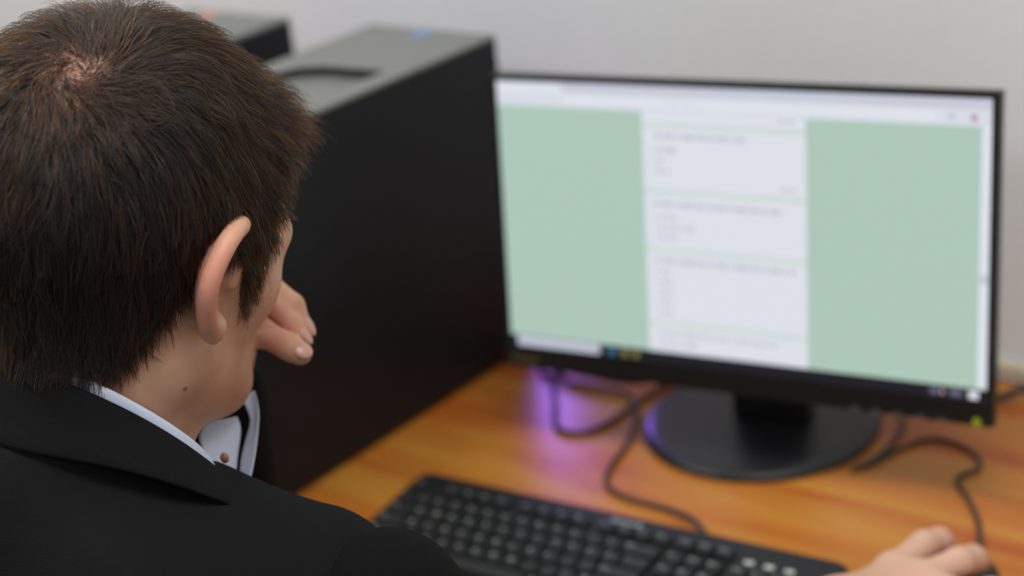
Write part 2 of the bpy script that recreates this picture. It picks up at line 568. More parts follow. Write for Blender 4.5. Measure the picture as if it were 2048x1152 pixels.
# stand
lathe('stand_base', [(0.0, 0.013), (0.03, 0.0128), (0.105, 0.0105), (0.117, 0.0088), (0.120, 0.006), (0.1195, 0.0)], M['base_black'], mon, 72)
bm = bmesh.new()
ra = [bm.verts.new(q) for q in ((-0.042, -0.012, 0.011), (0.042, -0.012, 0.011), (0.036, 0.026, 0.011), (-0.036, 0.026, 0.011))]
rb = [bm.verts.new(q) for q in ((-0.034, -0.018, 0.26), (0.034, -0.018, 0.26), (0.03, 0.012, 0.26), (-0.03, 0.012, 0.26))]
for k in range(4):
    bm.faces.new((ra[k], ra[(k + 1) % 4], rb[(k + 1) % 4], rb[k]))
bm.faces.new(ra[::-1])
bm.faces.new(rb)
neck = mk('stand_neck', bm, M['base_black'], mon, bevel=0.004)
neck.rotation_euler = (0, 0, 0.1682)
neck.location = (0.012, 0.008, 0)

# ------------------------------------------------------------------ keyboard
KX, KY, KA = 0.1114, -0.1951, 0.097
KD, KW = 0.150, 0.45
kb = empty('keyboard', (KX, KY, 0.0), KA)
tag(kb, 'black full size keyboard with dark grey keys in front of the monitor', 'keyboard')
TILT = 0.055


def kz(y):
    return 0.0255 + y * math.tan(TILT)


bm = bmesh.new()
oct_ = []
rc = 0.012
for cx_, cy_, a0 in ((KW - rc, -rc, 0), (rc, -rc, 90), (rc, -KD + rc, 180), (KW - rc, -KD + rc, 270)):
    for k in range(6):
        a = math.radians(a0 + k * 18)
        oct_.append((cx_ + rc * math.cos(a), cy_ + rc * math.sin(a)))
lo = [bm.verts.new((x, y, 0.0015)) for x, y in oct_]
mi = [bm.verts.new((x, y, kz(y) - 0.003)) for x, y in oct_]
hi = [bm.verts.new((KW / 2 + (x - KW / 2) * 0.988, -KD / 2 + (y + KD / 2) * 0.965, kz(y))) for x, y in oct_]
n = len(oct_)
for k in range(n):
    m2 = (k + 1) % n
    bm.faces.new((lo[k], lo[m2], mi[m2], mi[k]))
    bm.faces.new((mi[k], mi[m2], hi[m2], hi[k]))
bm.faces.new(hi)
bm.faces.new(lo[::-1])
mk('keyboard_case', bm, M['kb_body'], kb)
for sx in (0.04, KW - 0.04):
    for sy in (-0.02, -KD + 0.02):
        box('foot', (sx - 0.012, sx + 0.012, sy - 0.004, sy + 0.004, 0, 0.002), M['kb_body'], kb)
U = 0.0188
key_mesh = {}


def keycap(w, h):
    k = (round(w, 3), round(h, 3))
    if k not in key_mesh:
        bm = bmesh.new()
        a, b = (w * U - 0.0022) / 2, (h * U - 0.0022) / 2
        l = [bm.verts.new(q) for q in ((-a, -b, 0), (a, -b, 0), (a, b, 0), (-a, b, 0))]
        c, d = a - 0.0016, b - 0.0016
        g = [bm.verts.new(q) for q in ((-c, -d, 0.0062), (c, -d, 0.0062), (c, d, 0.0066), (-c, d, 0.0066))]
        mid = bm.verts.new((0, 0, 0.0060))
        for q in range(4):
            r = (q + 1) % 4
            bm.faces.new((l[q], l[r], g[r], g[q]))
            bm.faces.new((g[q], g[r], mid))
        me = bpy.data.meshes.new('keycap')
        bm.to_mesh(me)
        bm.free()
        me.materials.append(M['key'])
        key_mesh[k] = me
    return key_mesh[k]


glyphs = {}


def glyph(txt):
    if txt not in glyphs:
        cu = bpy.data.curves.new('legend', 'FONT')
        cu.body = txt
        cu.size = 0.0062 if len(txt) == 1 else 0.0038
        cu.resolution_u = 1
        o = bpy.data.objects.new('tmp', cu)
        COL.objects.link(o)
        dg = bpy.context.evaluated_depsgraph_get()
        me = bpy.data.meshes.new_from_object(o.evaluated_get(dg))
        bpy.data.objects.remove(o)
        me.materials.clear()
        me.materials.append(M['legend'])
        glyphs[txt] = me
    return glyphs[txt]


KX0, KY0 = 0.011, -0.028


def add_key(ux, row, w=1.0, h=1.0, txt=''):
    y = KY0 - (row + h / 2) * U
    x = KX0 + (ux + w / 2) * U
    o = bpy.data.objects.new('key', keycap(w, h))
    COL.objects.link(o)
    o.parent = kb
    o.location = (x, y, kz(y))
    o.rotation_euler = (TILT, 0, 0)
    if txt:
        g = bpy.data.objects.new('legend', glyph(txt))
        COL.objects.link(g)
        g.parent = o
        g.location = (-w * U / 2 + 0.0038, 0.0005 if len(txt) == 1 else 0.0012, 0.0068)


for i, (u0, lab) in enumerate([(0, 'Esc')] + [(2 + k, 'F%d' % (k + 1)) for k in range(4)] + [(6.5 + k, 'F%d' % (k + 5)) for k in range(4)] + [(11 + k, 'F%d' % (k + 9)) for k in range(4)] + [(15.25, 'PrtSc'), (16.25, 'ScrLk'), (17.25, 'Pause')]):
    add_key(u0, -0.35, 1, 0.9, lab)
R1 = 0.8
for k, c_ in enumerate('`1234567890-='): add_key(k, R1, txt=c_)
add_key(13, R1, 2, txt='Back')
add_key(0, R1 + 1, 1.5, txt='Tab')
for k, c_ in enumerate('QWERTYUIOP[]'): add_key(1.5 + k, R1 + 1, txt=c_)
add_key(13.5, R1 + 1, 1.5, txt='\\')
add_key(0, R1 + 2, 1.75, txt='Caps')
for k, c_ in enumerate("ASDFGHJKL;'"): add_key(1.75 + k, R1 + 2, txt=c_)
add_key(12.75, R1 + 2, 2.25, txt='Enter')
add_key(0, R1 + 3, 2.25, txt='Shift')
for k, c_ in enumerate('ZXCVBNM,./'): add_key(2.25 + k, R1 + 3, txt=c_)
add_key(12.25, R1 + 3, 2.75, txt='Shift')
for u0, w_, lab in ((0, 1.25, 'Ctrl'), (1.25, 1.25, ''), (2.5, 1.25, 'Alt'), (3.75, 6.25, ''), (10, 1.25, 'Alt'), (11.25, 1.25, ''), (12.5, 1.25, ''), (13.75, 1.25, 'Ctrl')):
    add_key(u0, R1 + 4, w_, 1, lab)
for r_, labs in enumerate((('Ins', 'Home', 'PgUp'), ('Del', 'End', 'PgDn'))):
    for k, lab in enumerate(labs): add_key(15.25 + k, R1 + r_, txt=lab)
add_key(16.25, R1 + 3)
for k in range(3): add_key(15.25 + k, R1 + 4)
for r_, labs in enumerate((('Num', '/', '*', '-'), '789', '456', '123')):
    for k, lab in enumerate(labs): add_key(18.5 + k, R1 + r_, txt=lab)
add_key(21.5, R1 + 1, 1, 2, '+')
add_key(21.5, R1 + 3, 1, 2, 'Ent')
add_key(18.5, R1 + 4, 2, 1, '0')
add_key(20.5, R1 + 4, txt='.')
for k in range(3):
    u0 = KX0 + (18.75 + 1.0 * k) * U
    y = KY0 + 0.0
    o = box('indicator_mark', (u0, u0 + 0.0085, y - 0.0045, y + 0.0005, kz(y) - 0.0008, kz(y) + 0.0006), M['legend'], kb, bevel=0.0004)
lx = 0.222
bm = bmesh.new()
for k, (a, b) in enumerate(((0, 0.006), (0.0075, 0.0042), (0.0135, 0.0042), (0.0195, 0.0042), (0.0255, 0.0060))):
    bx(bm, lx + a, lx + a + b, -0.0155, -0.0105, kz(-0.013) - 0.001, kz(-0.013) + 0.0006)
mk('maker_mark', bm, M['silver'], kb)
KM = Matrix.Translation((KX, KY, 0)) @ Matrix.Rotation(KA, 4, 'Z')
KMI = KM.inverted()


def k_local(pts):
    return [tuple(KMI @ Vector(q)) for q in pts]


kc = tube('cable', k_local([(0.418, -0.174, 0.012), (0.410, -0.152, 0.011), (0.382, -0.129, 0.008), (0.345, -0.118, 0.004), (0.30, -0.118, 0.0035), (0.268, -0.106, 0.0035), (0.250, -0.076, 0.0035), (0.238, -0.03, 0.0035), (0.222, 0.005, 0.0035), (0.205, 0.035, 0.005), (0.175, 0.058, 0.0075), (0.12, 0.055, 0.0075), (0.07, 0.06, 0.0045), (0.04, 0.085, 0.0035), (0.025, 0.15, 0.0035), (0.01, 0.20, 0.0035)]), 0.0027, M['cable_brown'], kb)

# ------------------------------------------------------------------ loose cables behind the monitor
c1 = tube('cable', [(0.225, 0.225, 0.004), (0.203, 0.15, 0.004), (0.198, 0.09, 0.004), (0.196, 0.045, 0.0045), (0.192, -0.008, 0.0035), (0.178, -0.032, 0.0035), (0.155, -0.034, 0.0035), (0.137, -0.018, 0.0035), (0.115, 0.012, 0.0035), (0.095, 0.035, 0.0035), (0.062, 0.085, 0.0035), (0.05, 0.16, 0.0035), (0.06, 0.22, 0.0035)], 0.003, M['cable_brown'])
tag(c1, 'dark cable looping on the desk left of the round monitor base', 'cable')
c2 = tube('cable', [(0.27, 0.225, 0.006), (0.218, 0.165, 0.0065), (0.200, 0.105, 0.012), (0.17, 0.074, 0.0135), (0.125, 0.072, 0.0125), (0.085, 0.075, 0.010), (0.055, 0.095, 0.005), (0.035, 0.13, 0.0045), (0.03, 0.19, 0.0045)], 0.0042, M['cable'])
tag(c2, 'thick black cable running from the tower to behind the monitor base', 'cable')
c3 = tube('cable', [(0.41, 0.225, 0.0045), (0.46, 0.205, 0.0045), (0.52, 0.212, 0.006), (0.545, 0.232, 0.012), (0.59, 0.245, 0.02), (0.68, 0.25, 0.028), (0.80, 0.252, 0.02), (0.95, 0.25, 0.0045)], 0.0042, M['cable'])
tag(c3, 'black cable leaving the right edge of the monitor along the wall', 'cable')

# ------------------------------------------------------------------ mouse
ms = empty('computer_mouse', (0.640, -0.128, 0.0), 0.10)
tag(ms, 'black wired computer mouse under the right hand', 'mouse')


def mouse_shell(y0, y1, x0f, x1f, lift=0.0):
    v, f = [], []
    NU, NV = 14, 9
    for i in range(NU + 1):
        y = y0 + (y1 - y0) * i / NU
        s = (y + 0.052) / 0.104
        hw = 0.031 * (1 - 0.16 * math.exp(-((s - 0.55) / 0.2) ** 2)) * min(1, math.sqrt(max(0.0, 1 - (abs(s - 0.5) * 2) ** 4) + 0.02))
        hh = 0.028 * math.sqrt(max(0.02, 1 - ((s - 0.42) / 0.62) ** 2))
        for j in range(NV + 1):
            a = x0f + (x1f - x0f) * j / NV
            ang = math.pi * (0.5 - a / 2)
            v.append((hw * math.cos(ang) if abs(math.cos(ang)) > 1e-6 else 0, y, 0.002 + lift + hh * max(0, math.sin(ang)) ** 0.7))
    for i in range(NU):
        for j in range(NV):
            a = i * (NV + 1) + j
            f.append((a, a + 1, a + NV + 2, a + NV + 1))
    return v, f


v, f = mouse_shell(-0.052, 0.052, -1, 1)
link('mouse_body', pydata('mouse_body', v, f), M['mouse'], ms, True)
for a, b in ((-0.75, -0.09), (0.09, 0.75)):
    v, f = mouse_shell(0.0, 0.0505, a, b, 0.0008)
    link('mouse_button', pydata('mouse_button', v, f), M['mouse'], ms, True)
wh = lathe('scroll_wheel', [(0.0, -0.003), (0.008, -0.003), (0.009, 0), (0.008, 0.003), (0.0, 0.003)], M['tower_grey'], ms, 20)
wh.rotation_euler = (0, math.pi / 2, 0)
wh.location = (0, 0.028, 0.022)
MMI = (Matrix.Translation((0.640, -0.128, 0)) @ Matrix.Rotation(0.10, 4, 'Z')).inverted()
tube('cable', [tuple(MMI @ Vector(q)) for q in [(0.634, -0.078, 0.010), (0.628, -0.058, 0.007), (0.623, -0.043, 0.004), (0.605, -0.008, 0.003), (0.581, 0.024, 0.003), (0.562, 0.044, 0.003), (0.557, 0.060, 0.003), (0.566, 0.080, 0.003), (0.551, 0.103, 0.003), (0.520, 0.115, 0.003), (0.497, 0.109, 0.003), (0.482, 0.076, 0.003), (0.474, 0.045, 0.003), (0.463, 0.026, 0.003), (0.472, 0.062, 0.003), (0.462, 0.13, 0.003), (0.40, 0.215, 0.003)]], 0.0025, M['cable_brown'], ms)

# ------------------------------------------------------------------ the person
# signed distance pieces -> one continuous surface
HC = np.array([0.3664, -0.6543, 0.4806])
HR = np.array((Matrix.Rotation(-0.02, 3, 'Z') @ Matrix.Rotation(-0.26, 3, 'X') @ Matrix.Rotation(0.14, 3, 'Y')))


def hw_(l):
    return HC + HR @ np.array(l, float)


def cone(a, b, ra, rb, k=0.01, op='u'):
    a, b = np.array(a, float), np.array(b, float)
    r = max(ra, rb)
    return dict(t='c', a=a, b=b, ra=ra, rb=rb, k=k, op=op, lo=np.minimum(a, b) - r, hi=np.maximum(a, b) + r)


def ell(c, r, k=0.01, op='u', rot=None):
    c, r = np.array(c, float), np.array(r, float)
    m = r.max()
    return dict(t='e', c=c, r=r, k=k, op=op, rot=rot, lo=c - m, hi=c + m)


def pe(q, P):
    if q['t'] == 'c':
        ab = q['b'] - q['a']
        t = np.clip(((P - q['a']) @ ab) / (ab @ ab + 1e-12), 0, 1)
        return np.linalg.norm(P - q['a'] - t[..., None] * ab, axis=-1) - (q['ra'] + (q['rb'] - q['ra']) * t)
    d = P - q['c']
    if q['rot'] is not None:
        d = d @ q['rot']
    k0 = np.linalg.norm(d / q['r'], axis=-1)
    k1 = np.linalg.norm(d / (q['r'] ** 2), axis=-1) + 1e-9
    return k0 * (k0 - 1) / k1


def field(prims, P):
    d = np.full(P.shape[:-1], 0.06)
    for q in prims:
        e = pe(q, P)
        k = q['k']
        if q['op'] == 'u':
            h = np.maximum(k - np.abs(d - e), 0) / k
            d = np.minimum(d, e) - h * h * k * 0.25
        else:
            e = -e
            h = np.maximum(k - np.abs(d - e), 0) / k
            d = np.maximum(d, e) + h * h * k * 0.25
    return d


def sdf_mesh(name, prims, h):
    N = 20
    lo = np.min([q['lo'] for q in prims if q['op'] == 'u'], axis=0) - 4 * h
    hi = np.max([q['hi'] for q in prims if q['op'] == 'u'], axis=0) + 4 * h
    nb = np.ceil((hi - lo) / (h * N)).astype(int)
    act = {}
    for i, q in enumerate(prims):
        m = q['k'] * 2.0 + 0.015 + 2 * h
        a = np.clip(np.floor((q['lo'] - m - lo) / (h * N)).astype(int), 0, nb - 1)
        b = np.clip(np.floor((q['hi'] + m - lo) / (h * N)).astype(int), 0, nb - 1)
        for x in range(a[0], b[0] + 1):
            for y in range(a[1], b[1] + 1):
                for z in range(a[2], b[2] + 1):
                    act.setdefault((x, y, z), []).append(i)
    G = (nb * N + 4).astype(np.int64)
    ids, pos, quads = [], [], []
    g = np.stack(np.meshgrid(*[np.arange(N + 1)] * 3, indexing='ij'), -1)

    def cid(c):
        return ((c[..., 0] + 1) * G[1] + c[..., 1] + 1) * G[2] + c[..., 2] + 1
    for key, lst in act.items():
        if not any(prims[i]['op'] == 'u' for i in lst):
            continue
        org = np.array(key) * N
        P = lo + (org + g) * h
        d = field([prims[i] for i in lst], P)
        s = d < 0
        if s.all() or not s.any():
            continue
        cnt = np.zeros((N, N, N), np.int32)
        acc = np.zeros((N, N, N, 3))
        for ax in range(3):
            sl0 = [slice(None)] * 3; sl1 = [slice(None)] * 3
            sl0[ax] = slice(0, N); sl1[ax] = slice(1, N + 1)
            d0, d1 = d[tuple(sl0)], d[tuple(sl1)]
            cr = (d0 < 0) != (d1 < 0)
            tt = np.where(cr, d0 / np.where(np.abs(d0 - d1) < 1e-12, 1, d0 - d1), 0)
            e = g[tuple(sl0)].astype(float)
            e = e.copy(); e[..., ax] += tt
            o1, o2 = [q for q in range(3) if q != ax]
            for da in (0, 1):
                for db in (0, 1):
                    ss = [slice(0, N)] * 3
                    ss[o1] = slice(da, N + da); ss[o2] = slice(db, N + db)
                    c_ = cr[tuple(ss)]
                    cnt += c_
                    acc += np.where(c_[..., None], e[tuple(ss)], 0)
            ss = [slice(0, N)] * 3
            idx = np.argwhere(cr[tuple(ss)])
            if len(idx):
                base = idx + org
                u1 = np.zeros(3, int); u1[o1] = 1
                u2 = np.zeros(3, int); u2[o2] = 1
                qd = np.stack([cid(base - u1 - u2), cid(base - u2), cid(base), cid(base - u1)], 1)
                inside = d[tuple(idx.T)] < 0
                flip = inside if ax != 1 else ~inside
                qd[~flip] = qd[~flip][:, ::-1]
                quads.append(qd)
        has = np.argwhere(cnt > 0)
        pos.append(lo + (acc[tuple(has.T)] / cnt[tuple(has.T)][:, None] + org) * h)
        ids.append(cid(has + org))
    ids = np.concatenate(ids); pos = np.concatenate(pos); quads = np.concatenate(quads)
    o = np.argsort(ids)
    ids, pos = ids[o], pos[o]
    f = np.searchsorted(ids, quads)
    ok = np.all((f < len(ids)), axis=1)
    f = f[ok]
    ok = np.all(ids[f] == quads[ok], axis=1)
    f = f[ok]
    # one light smoothing pass along the quads
    for _ in range(2):
        acc = np.zeros_like(pos); c = np.zeros(len(pos))
        for a, b in ((0, 1), (1, 2), (2, 3), (3, 0)):
            np.add.at(acc, f[:, a], pos[f[:, b]]); np.add.at(c, f[:, a], 1)
        pos = np.where(c[:, None] > 0, 0.5 * pos + 0.5 * acc / np.maximum(c, 1)[:, None], pos)
    me = bpy.data.meshes.new(name)
    me.vertices.add(len(pos)); me.vertices.foreach_set('co', pos.astype(np.float32).ravel())
    me.loops.add(4 * len(f)); me.loops.foreach_set('vertex_index', f.astype(np.int32).ravel())
    me.polygons.add(len(f))
    me.polygons.foreach_set('loop_start', np.arange(0, 4 * len(f), 4, dtype=np.int32))
    me.polygons.foreach_set('use_smooth', np.ones(len(f), bool))
    me.update(calc_edges=True)
    me.validate()
    return me, pos


def hcone(a, b, ra, rb, k=0.01, op='u'):
    return cone(hw_(a), hw_(b), ra, rb, k, op)


def hell(c, r, k=0.01, op='u', rot=None):
    R_ = HR if rot is None else HR @ rot
    return ell(hw_(c), r, k, op, R_)


person = empty('person', (0.36, -0.75, FLOOR))
tag(person, 'seated person in a black suit jacket, seen from behind, facing the monitor', 'person')
PM = Vector((0.36, -0.75, FLOOR))


def person_part(name, me, m, parent=None, smooth=False):
    o = link(name, me, m, None, smooth)
    if parent is None:
        o.parent = person
        o.location = -PM
    else:
        o.parent = parent
    return o


CRAN = ((0, -0.024, 0.041), (0.0765, 0.100, 0.093))
FACE = ((0, 0.026, -0.030), (0.0585, 0.061, 0.086))
NB = hw_((0, -0.03, -0.055))
NK = np.array([0.357, -0.718, 0.345])
body = [hell(*CRAN, k=0.02), hell(*FACE, k=0.05)]
body += [cone(NB, NK, 0.050, 0.050, k=0.035), cone(NK, (0.355, -0.720, 0.22), 0.048, 0.070, k=0.04)]
body += [ell((0.355, -0.735, 0.15), (0.13, 0.070, 0.14), k=0.05), cone((0.355, -0.745, 0.12), (0.355, -0.83, -0.16), 0.10, 0.11, k=0.05)]
for s in (-1, 1):
    body += [hcone((s * 0.050, -0.004, -0.062), (s * 0.018, 0.062, -0.100), 0.017, 0.016, k=0.035)]
    body += [hell((s * 0.045, 0.044, -0.020), (0.016, 0.018, 0.016), k=0.03)]
    body += [hell((s * 0.027, 0.069, 0.012), (0.025, 0.012, 0.010), k=0.02)]
    body += [hell((s * 0.029, 0.084, -0.006), (0.014, 0.010, 0.009), k=0.012, op='s')]
    body += [hell((s * 0.011, 0.094, -0.044), (0.007, 0.008, 0.006), k=0.008)]
body += [hcone((0, 0.081, 0.004), (0, 0.100, -0.040), 0.007, 0.0095, k=0.012)]
body += [hell((0, 0.089, -0.068), (0.022, 0.009, 0.005), k=0.008), hell((0, 0.087, -0.077), (0.019, 0.009, 0.006), k=0.008), hell((0, 0.074, -0.100), (0.018, 0.016, 0.014), k=0.02)]
# ears: rim, shell spokes, lobe
rim = [(0.070, 0.012, 0.020), (0.078, 0.008, 0.030), (0.087, 0.000, 0.0335), (0.0945, -0.012, 0.031), (0.0985, -0.022, 0.022), (0.0995, -0.028, 0.010), (0.0975, -0.028, -0.003), (0.093, -0.023, -0.015), (0.088, -0.016, -0.025)]
att = [(0.071, 0.006, 0.016), (0.072, 0.002, 0.020), (0.074, -0.004, 0.022), (0.075, -0.009, 0.019), (0.075, -0.013, 0.013), (0.075, -0.014, 0.004), (0.074, -0.013, -0.004), (0.072, -0.011, -0.012), (0.070, -0.008, -0.020)]
for s in (-1, 1):
    mir = lambda q: (s * q[0], q[1], q[2])
    rc_ = catmull(rim, 3); ac_ = catmull(att, 3)
    for a, b in zip(rc_[:-1], rc_[1:]):
        body.append(hcone(mir(a), mir(b), 0.0050, 0.0050, k=0.003))
    for a, b in zip(rc_[2:], ac_[2:]):
        body.append(hcone(mir(a), mir(b), 0.0026, 0.0040, k=0.005))
    body += [hell(mir((0.0825, -0.0075, -0.031)), (0.0058, 0.0072, 0.0085), k=0.008), hcone(mir((0.086, -0.013, -0.024)), mir((0.0825, -0.008, -0.030)), 0.0042, 0.006, k=0.005),
             hcone(mir((0.080, -0.006, -0.026)), mir((0.068, -0.001, -0.026)), 0.005, 0.006, k=0.008), hcone(mir((0.073, 0.010, -0.006)), mir((0.072, 0.012, 0.002)), 0.005, 0.005, k=0.006)]
# arms
RS, RE, RW = (0.520, -0.673, 0.250), (0.618, -0.560, 0.056), (0.612, -0.268, 0.056)
LS, LE, LW = (0.194, -0.683, 0.250), (0.130, -0.465, 0.060), (0.296, -0.562, 0.345)
body += [cone((0.42, -0.70, 0.24), RS, 0.040, 0.034, k=0.03), cone(RS, RE, 0.035, 0.032, k=0.01), cone(RE, RW, 0.034, 0.023, k=0.02)]
body += [cone((0.29, -0.70, 0.24), LS, 0.040, 0.034, k=0.03), cone(LS, LE, 0.035, 0.032, k=0.01), cone(LE, LW, 0.034, 0.023, k=0.02)]


def digit(pts, radii, k=0.004):
    return [cone(a, b, ra, rb, k) for a, b, ra, rb in zip(pts[:-1], pts[1:], radii[:-1], radii[1:])]


# right hand over the mouse
RHK = [(0.6165, -0.190, 0.058), (0.643, -0.192, 0.060), (0.666, -0.200, 0.056), (0.684, -0.212, 0.049)]
for kx in RHK:
    body.append(cone(RW, kx, 0.024, 0.0125, k=0.018))
body += [cone(RHK[0], RHK[2], 0.012, 0.012, k=0.012)]
RHF = [[RHK[0], (0.6195, -0.140, 0.055), (0.6215, -0.118, 0.047), (0.622, -0.108, 0.041)],
       [RHK[1], (0.6560, -0.152, 0.056), (0.6570, -0.130, 0.047), (0.6575, -0.119, 0.040)],
       [RHK[2], (0.690, -0.166, 0.046), (0.694, -0.150, 0.032), (0.695, -0.142, 0.020)],
       [RHK[3], (0.704, -0.188, 0.034), (0.707, -0.176, 0.022), (0.708, -0.169, 0.013)]]
for fpts, r0 in zip(RHF, (0.0116, 0.0116, 0.0105, 0.0088)):
    body += digit(fpts, [r0 * 1.05, r0, r0 * 0.95, r0 * 0.85], k=0.005)
body += digit([(0.612, -0.235, 0.045), (0.603, -0.205, 0.032), (0.607, -0.180, 0.024), (0.611, -0.160, 0.020)], [0.014, 0.0115, 0.0105, 0.009], k=0.008)
# left hand in front of mouth and nose, fingers hanging forward and down
LK = [(0.320, -0.550, 0.394), (0.315, -0.540, 0.393), (0.306, -0.532, 0.380), (0.298, -0.530, 0.366)]
for kx in LK:
    body.append(cone(LW, kx, 0.020, 0.0100, k=0.012))
LF = [[LK[0], (0.3530, -0.5570, 0.4010), (0.3756, -0.5562, 0.3842), (0.3825, -0.5559, 0.3745)],
      [LK[1], (0.3480, -0.5460, 0.4040), (0.3688, -0.5455, 0.3927), (0.3766, -0.5462, 0.3765)],
      [LK[2], (0.322, -0.531, 0.385), (0.330, -0.540, 0.370), (0.326, -0.548, 0.362)],
      [LK[3], (0.310, -0.534, 0.366), (0.318, -0.545, 0.357), (0.314, -0.552, 0.352)]]
for fpts, r0 in zip(LF, (0.0082, 0.0082, 0.0076, 0.0068)):
    body += digit(fpts, [r0 * 1.1, r0, r0 * 0.9, r0 * 0.72], k=0.003)
TH_ = [(0.300, -0.562, 0.352), (0.335, -0.572, 0.378), (0.3700, -0.5785, 0.3868), (0.3880, -0.5717, 0.3763), (0.3945, -0.5690, 0.3712)]
body += digit(TH_, [0.013, 0.0110, 0.0092, 0.0088, 0.0076], k=0.004)

bme, bpos = sdf_mesh('body', body, 0.002)


def skin_material():
    m = mat('skin', srgb(205, 160, 132), 0.48, sss=0.18, spec=0.35)
    nt = m.node_tree
    b = nt.nodes['Principled BSDF']
    tc = nt.nodes.new('ShaderNodeTexCoord')
    n = nt.nodes.new('ShaderNodeTexNoise')
    n.inputs['Scale'].default_value = 45
    n.inputs['Detail'].default_value = 4
    nt.links.new(tc.outputs['Object'], n.inputs['Vector'])
    r = nt.nodes.new('ShaderNodeValToRGB')
    r.color_ramp.elements[0].position, r.color_ramp.elements[0].color = 0.3, srgb(194, 148, 122)
    r.color_ramp.elements[1].position, r.color_ramp.elements[1].color = 0.7, srgb(208, 164, 136)
    nt.links.new(n.outputs['Fac'], r.inputs['Fac'])
    last = r.outputs['Color']

    def spot(p, r0, r1, col, fac):
        nonlocal last
        d = nt.nodes.new('ShaderNodeVectorMath')
        d.operation = 'DISTANCE'
        d.inputs[1].default_value = tuple(p)
        nt.links.new(tc.outputs['Object'], d.inputs[0])
        mr = nt.nodes.new('ShaderNodeMapRange')
        mr.inputs['From Min'].default_value = r0
        mr.inputs['From Max'].default_value = r1
        mr.inputs['To Min'].default_value = fac
        mr.inputs['To Max'].default_value = 0.0
        nt.links.new(d.outputs['Value'], mr.inputs['Value'])
        mx = nt.nodes.new('ShaderNodeMix')
        mx.data_type = 'RGBA'
        mx.inputs[7].default_value = col
        nt.links.new(mr.outputs[0], mx.inputs[0])
        nt.links.new(last, mx.inputs[6])
        last = mx.outputs[2]
    for s in (-1, 1):
        spot(hw_((s * 0.096, -0.020, 0.004)), 0.016, 0.040, srgb(226, 150, 132), 0.65)
    spot((0.375, -0.572, 0.385), 0.008, 0.03, srgb(216, 142, 122), 0.6)
    spot((0.65, -0.17, 0.05), 0.02, 0.09, srgb(218, 176, 156), 0.8)
    spot(WHW, 0.012, 0.045, srgb(150, 112, 92), 0.75)
    for q in MOLES:
        spot(q, 0.0008, 0.0022, srgb(120, 80, 62), 0.8)
    nt.links.new(last, b.inputs['Base Color'])
    return m


WHW = hw_((0.031, -0.082, 0.119))
MOLES = [(0.4248, -0.6881, 0.4065), (0.4325, -0.6693, 0.4022)]
M['skin'] = skin_material()
body_o = person_part('body', bme, M['skin'])


# eyes, eyebrows and the nails that show
def ellipsoid_mesh(name, c, r, R_=None, nu=16, nv=10):
    v, f = [], []
    for j in range(nv + 1):
        th = math.pi * j / nv
        for i in range(nu):
            ph = 2 * math.pi * i / nu
            q = np.array([r[0] * math.sin(th) * math.cos(ph), r[1] * math.sin(th) * math.sin(ph), r[2] * math.cos(th)])
            v.append(np.array(c) + (R_ @ q if R_ is not None else q))
    for j in range(nv):
        for i in range(nu):
            k = (i + 1) % nu
            f.append((j * nu + i, (j + 1) * nu + i, (j + 1) * nu + k, j * nu + k))
    return pydata(name, v, f)


for s in (-1, 1):
    eo = person_part('eye', ellipsoid_mesh('eye', hw_((s * 0.029, 0.069, -0.006)), (0.0115, 0.0115, 0.0115)), M['eye_white'], body_o, True)
    person_part('iris', ellipsoid_mesh('iris', hw_((s * 0.029, 0.079, -0.008)), (0.0052, 0.002, 0.0052), HR), M['iris'], body_o, True)
    person_part('eyebrow', ellipsoid_mesh('eyebrow', hw_((s * 0.030, 0.0815, 0.018)), (0.019, 0.006, 0.0042), HR), M['brow'], body_o, True)


def frame_from(t, nrm):
    t = np.array(t, float); t /= np.linalg.norm(t)
    n_ = np.array(nrm, float); n_ -= t * (t @ n_); n_ /= np.linalg.norm(n_)
    return np.stack([np.cross(t, n_), t, n_], 1)


for tip, prev, nrm, wd, r in ((TH_[-1], TH_[-2], (0.75, -0.15, 0.62), 0.0062, 0.0078), (LF[0][-1], LF[0][-2], (0.85, 0.35, 0.3), 0.0046, 0.0062), (LF[1][-1], LF[1][-2], (0.9, 0.35, 0.2), 0.0046, 0.0062)):
    tip, prev = np.array(tip), np.array(prev)
    Fm = frame_from(tip - prev, nrm)
    c_ = tip + Fm[:, 2] * (r - 0.0016) - Fm[:, 1] * 0.0005
    person_part('fingernail', ellipsoid_mesh('fingernail', c_, (wd, 0.0078, 0.0022), Fm), M['nail'], body_o, True)

# ---- hair: strands grown over the scalp
SC = [ell(CRAN[0], CRAN[1], 0.02), ell(FACE[0], FACE[1], 0.05)]
nbl = HR.T @ (NB - HC); nkl = HR.T @ (NK - HC)
SC.append(cone(nbl, nkl, 0.050, 0.056, 0.035))
for q in SC:
    q['rot'] = None


def scalp(P):
    return field(SC, P)


def grad(P):
    e = 0.001
    g_ = np.stack([scalp(P + np.eye(3)[i] * e) - scalp(P - np.eye(3)[i] * e) for i in range(3)], -1)
    return g_ / (np.linalg.norm(g_, axis=-1, keepdims=True) + 1e-9)


def unit(v):
    return v / (np.linalg.norm(v, axis=-1, keepdims=True) + 1e-9)


def hairline(y, x):
    ys = [-0.14, -0.085, -0.060, -0.046, -0.036, -0.026, -0.014, 0.006, 0.016, 0.021, 0.031, 0.037, 0.044, 0.058, 0.1]
    zs = [-0.092, -0.090, -0.078, -0.055, -0.026, 0.010, 0.030, 0.031, 0.020, -0.020, -0.020, 0.020, 0.058, 0.082, 0.090]
    return np.interp(y, ys, zs)


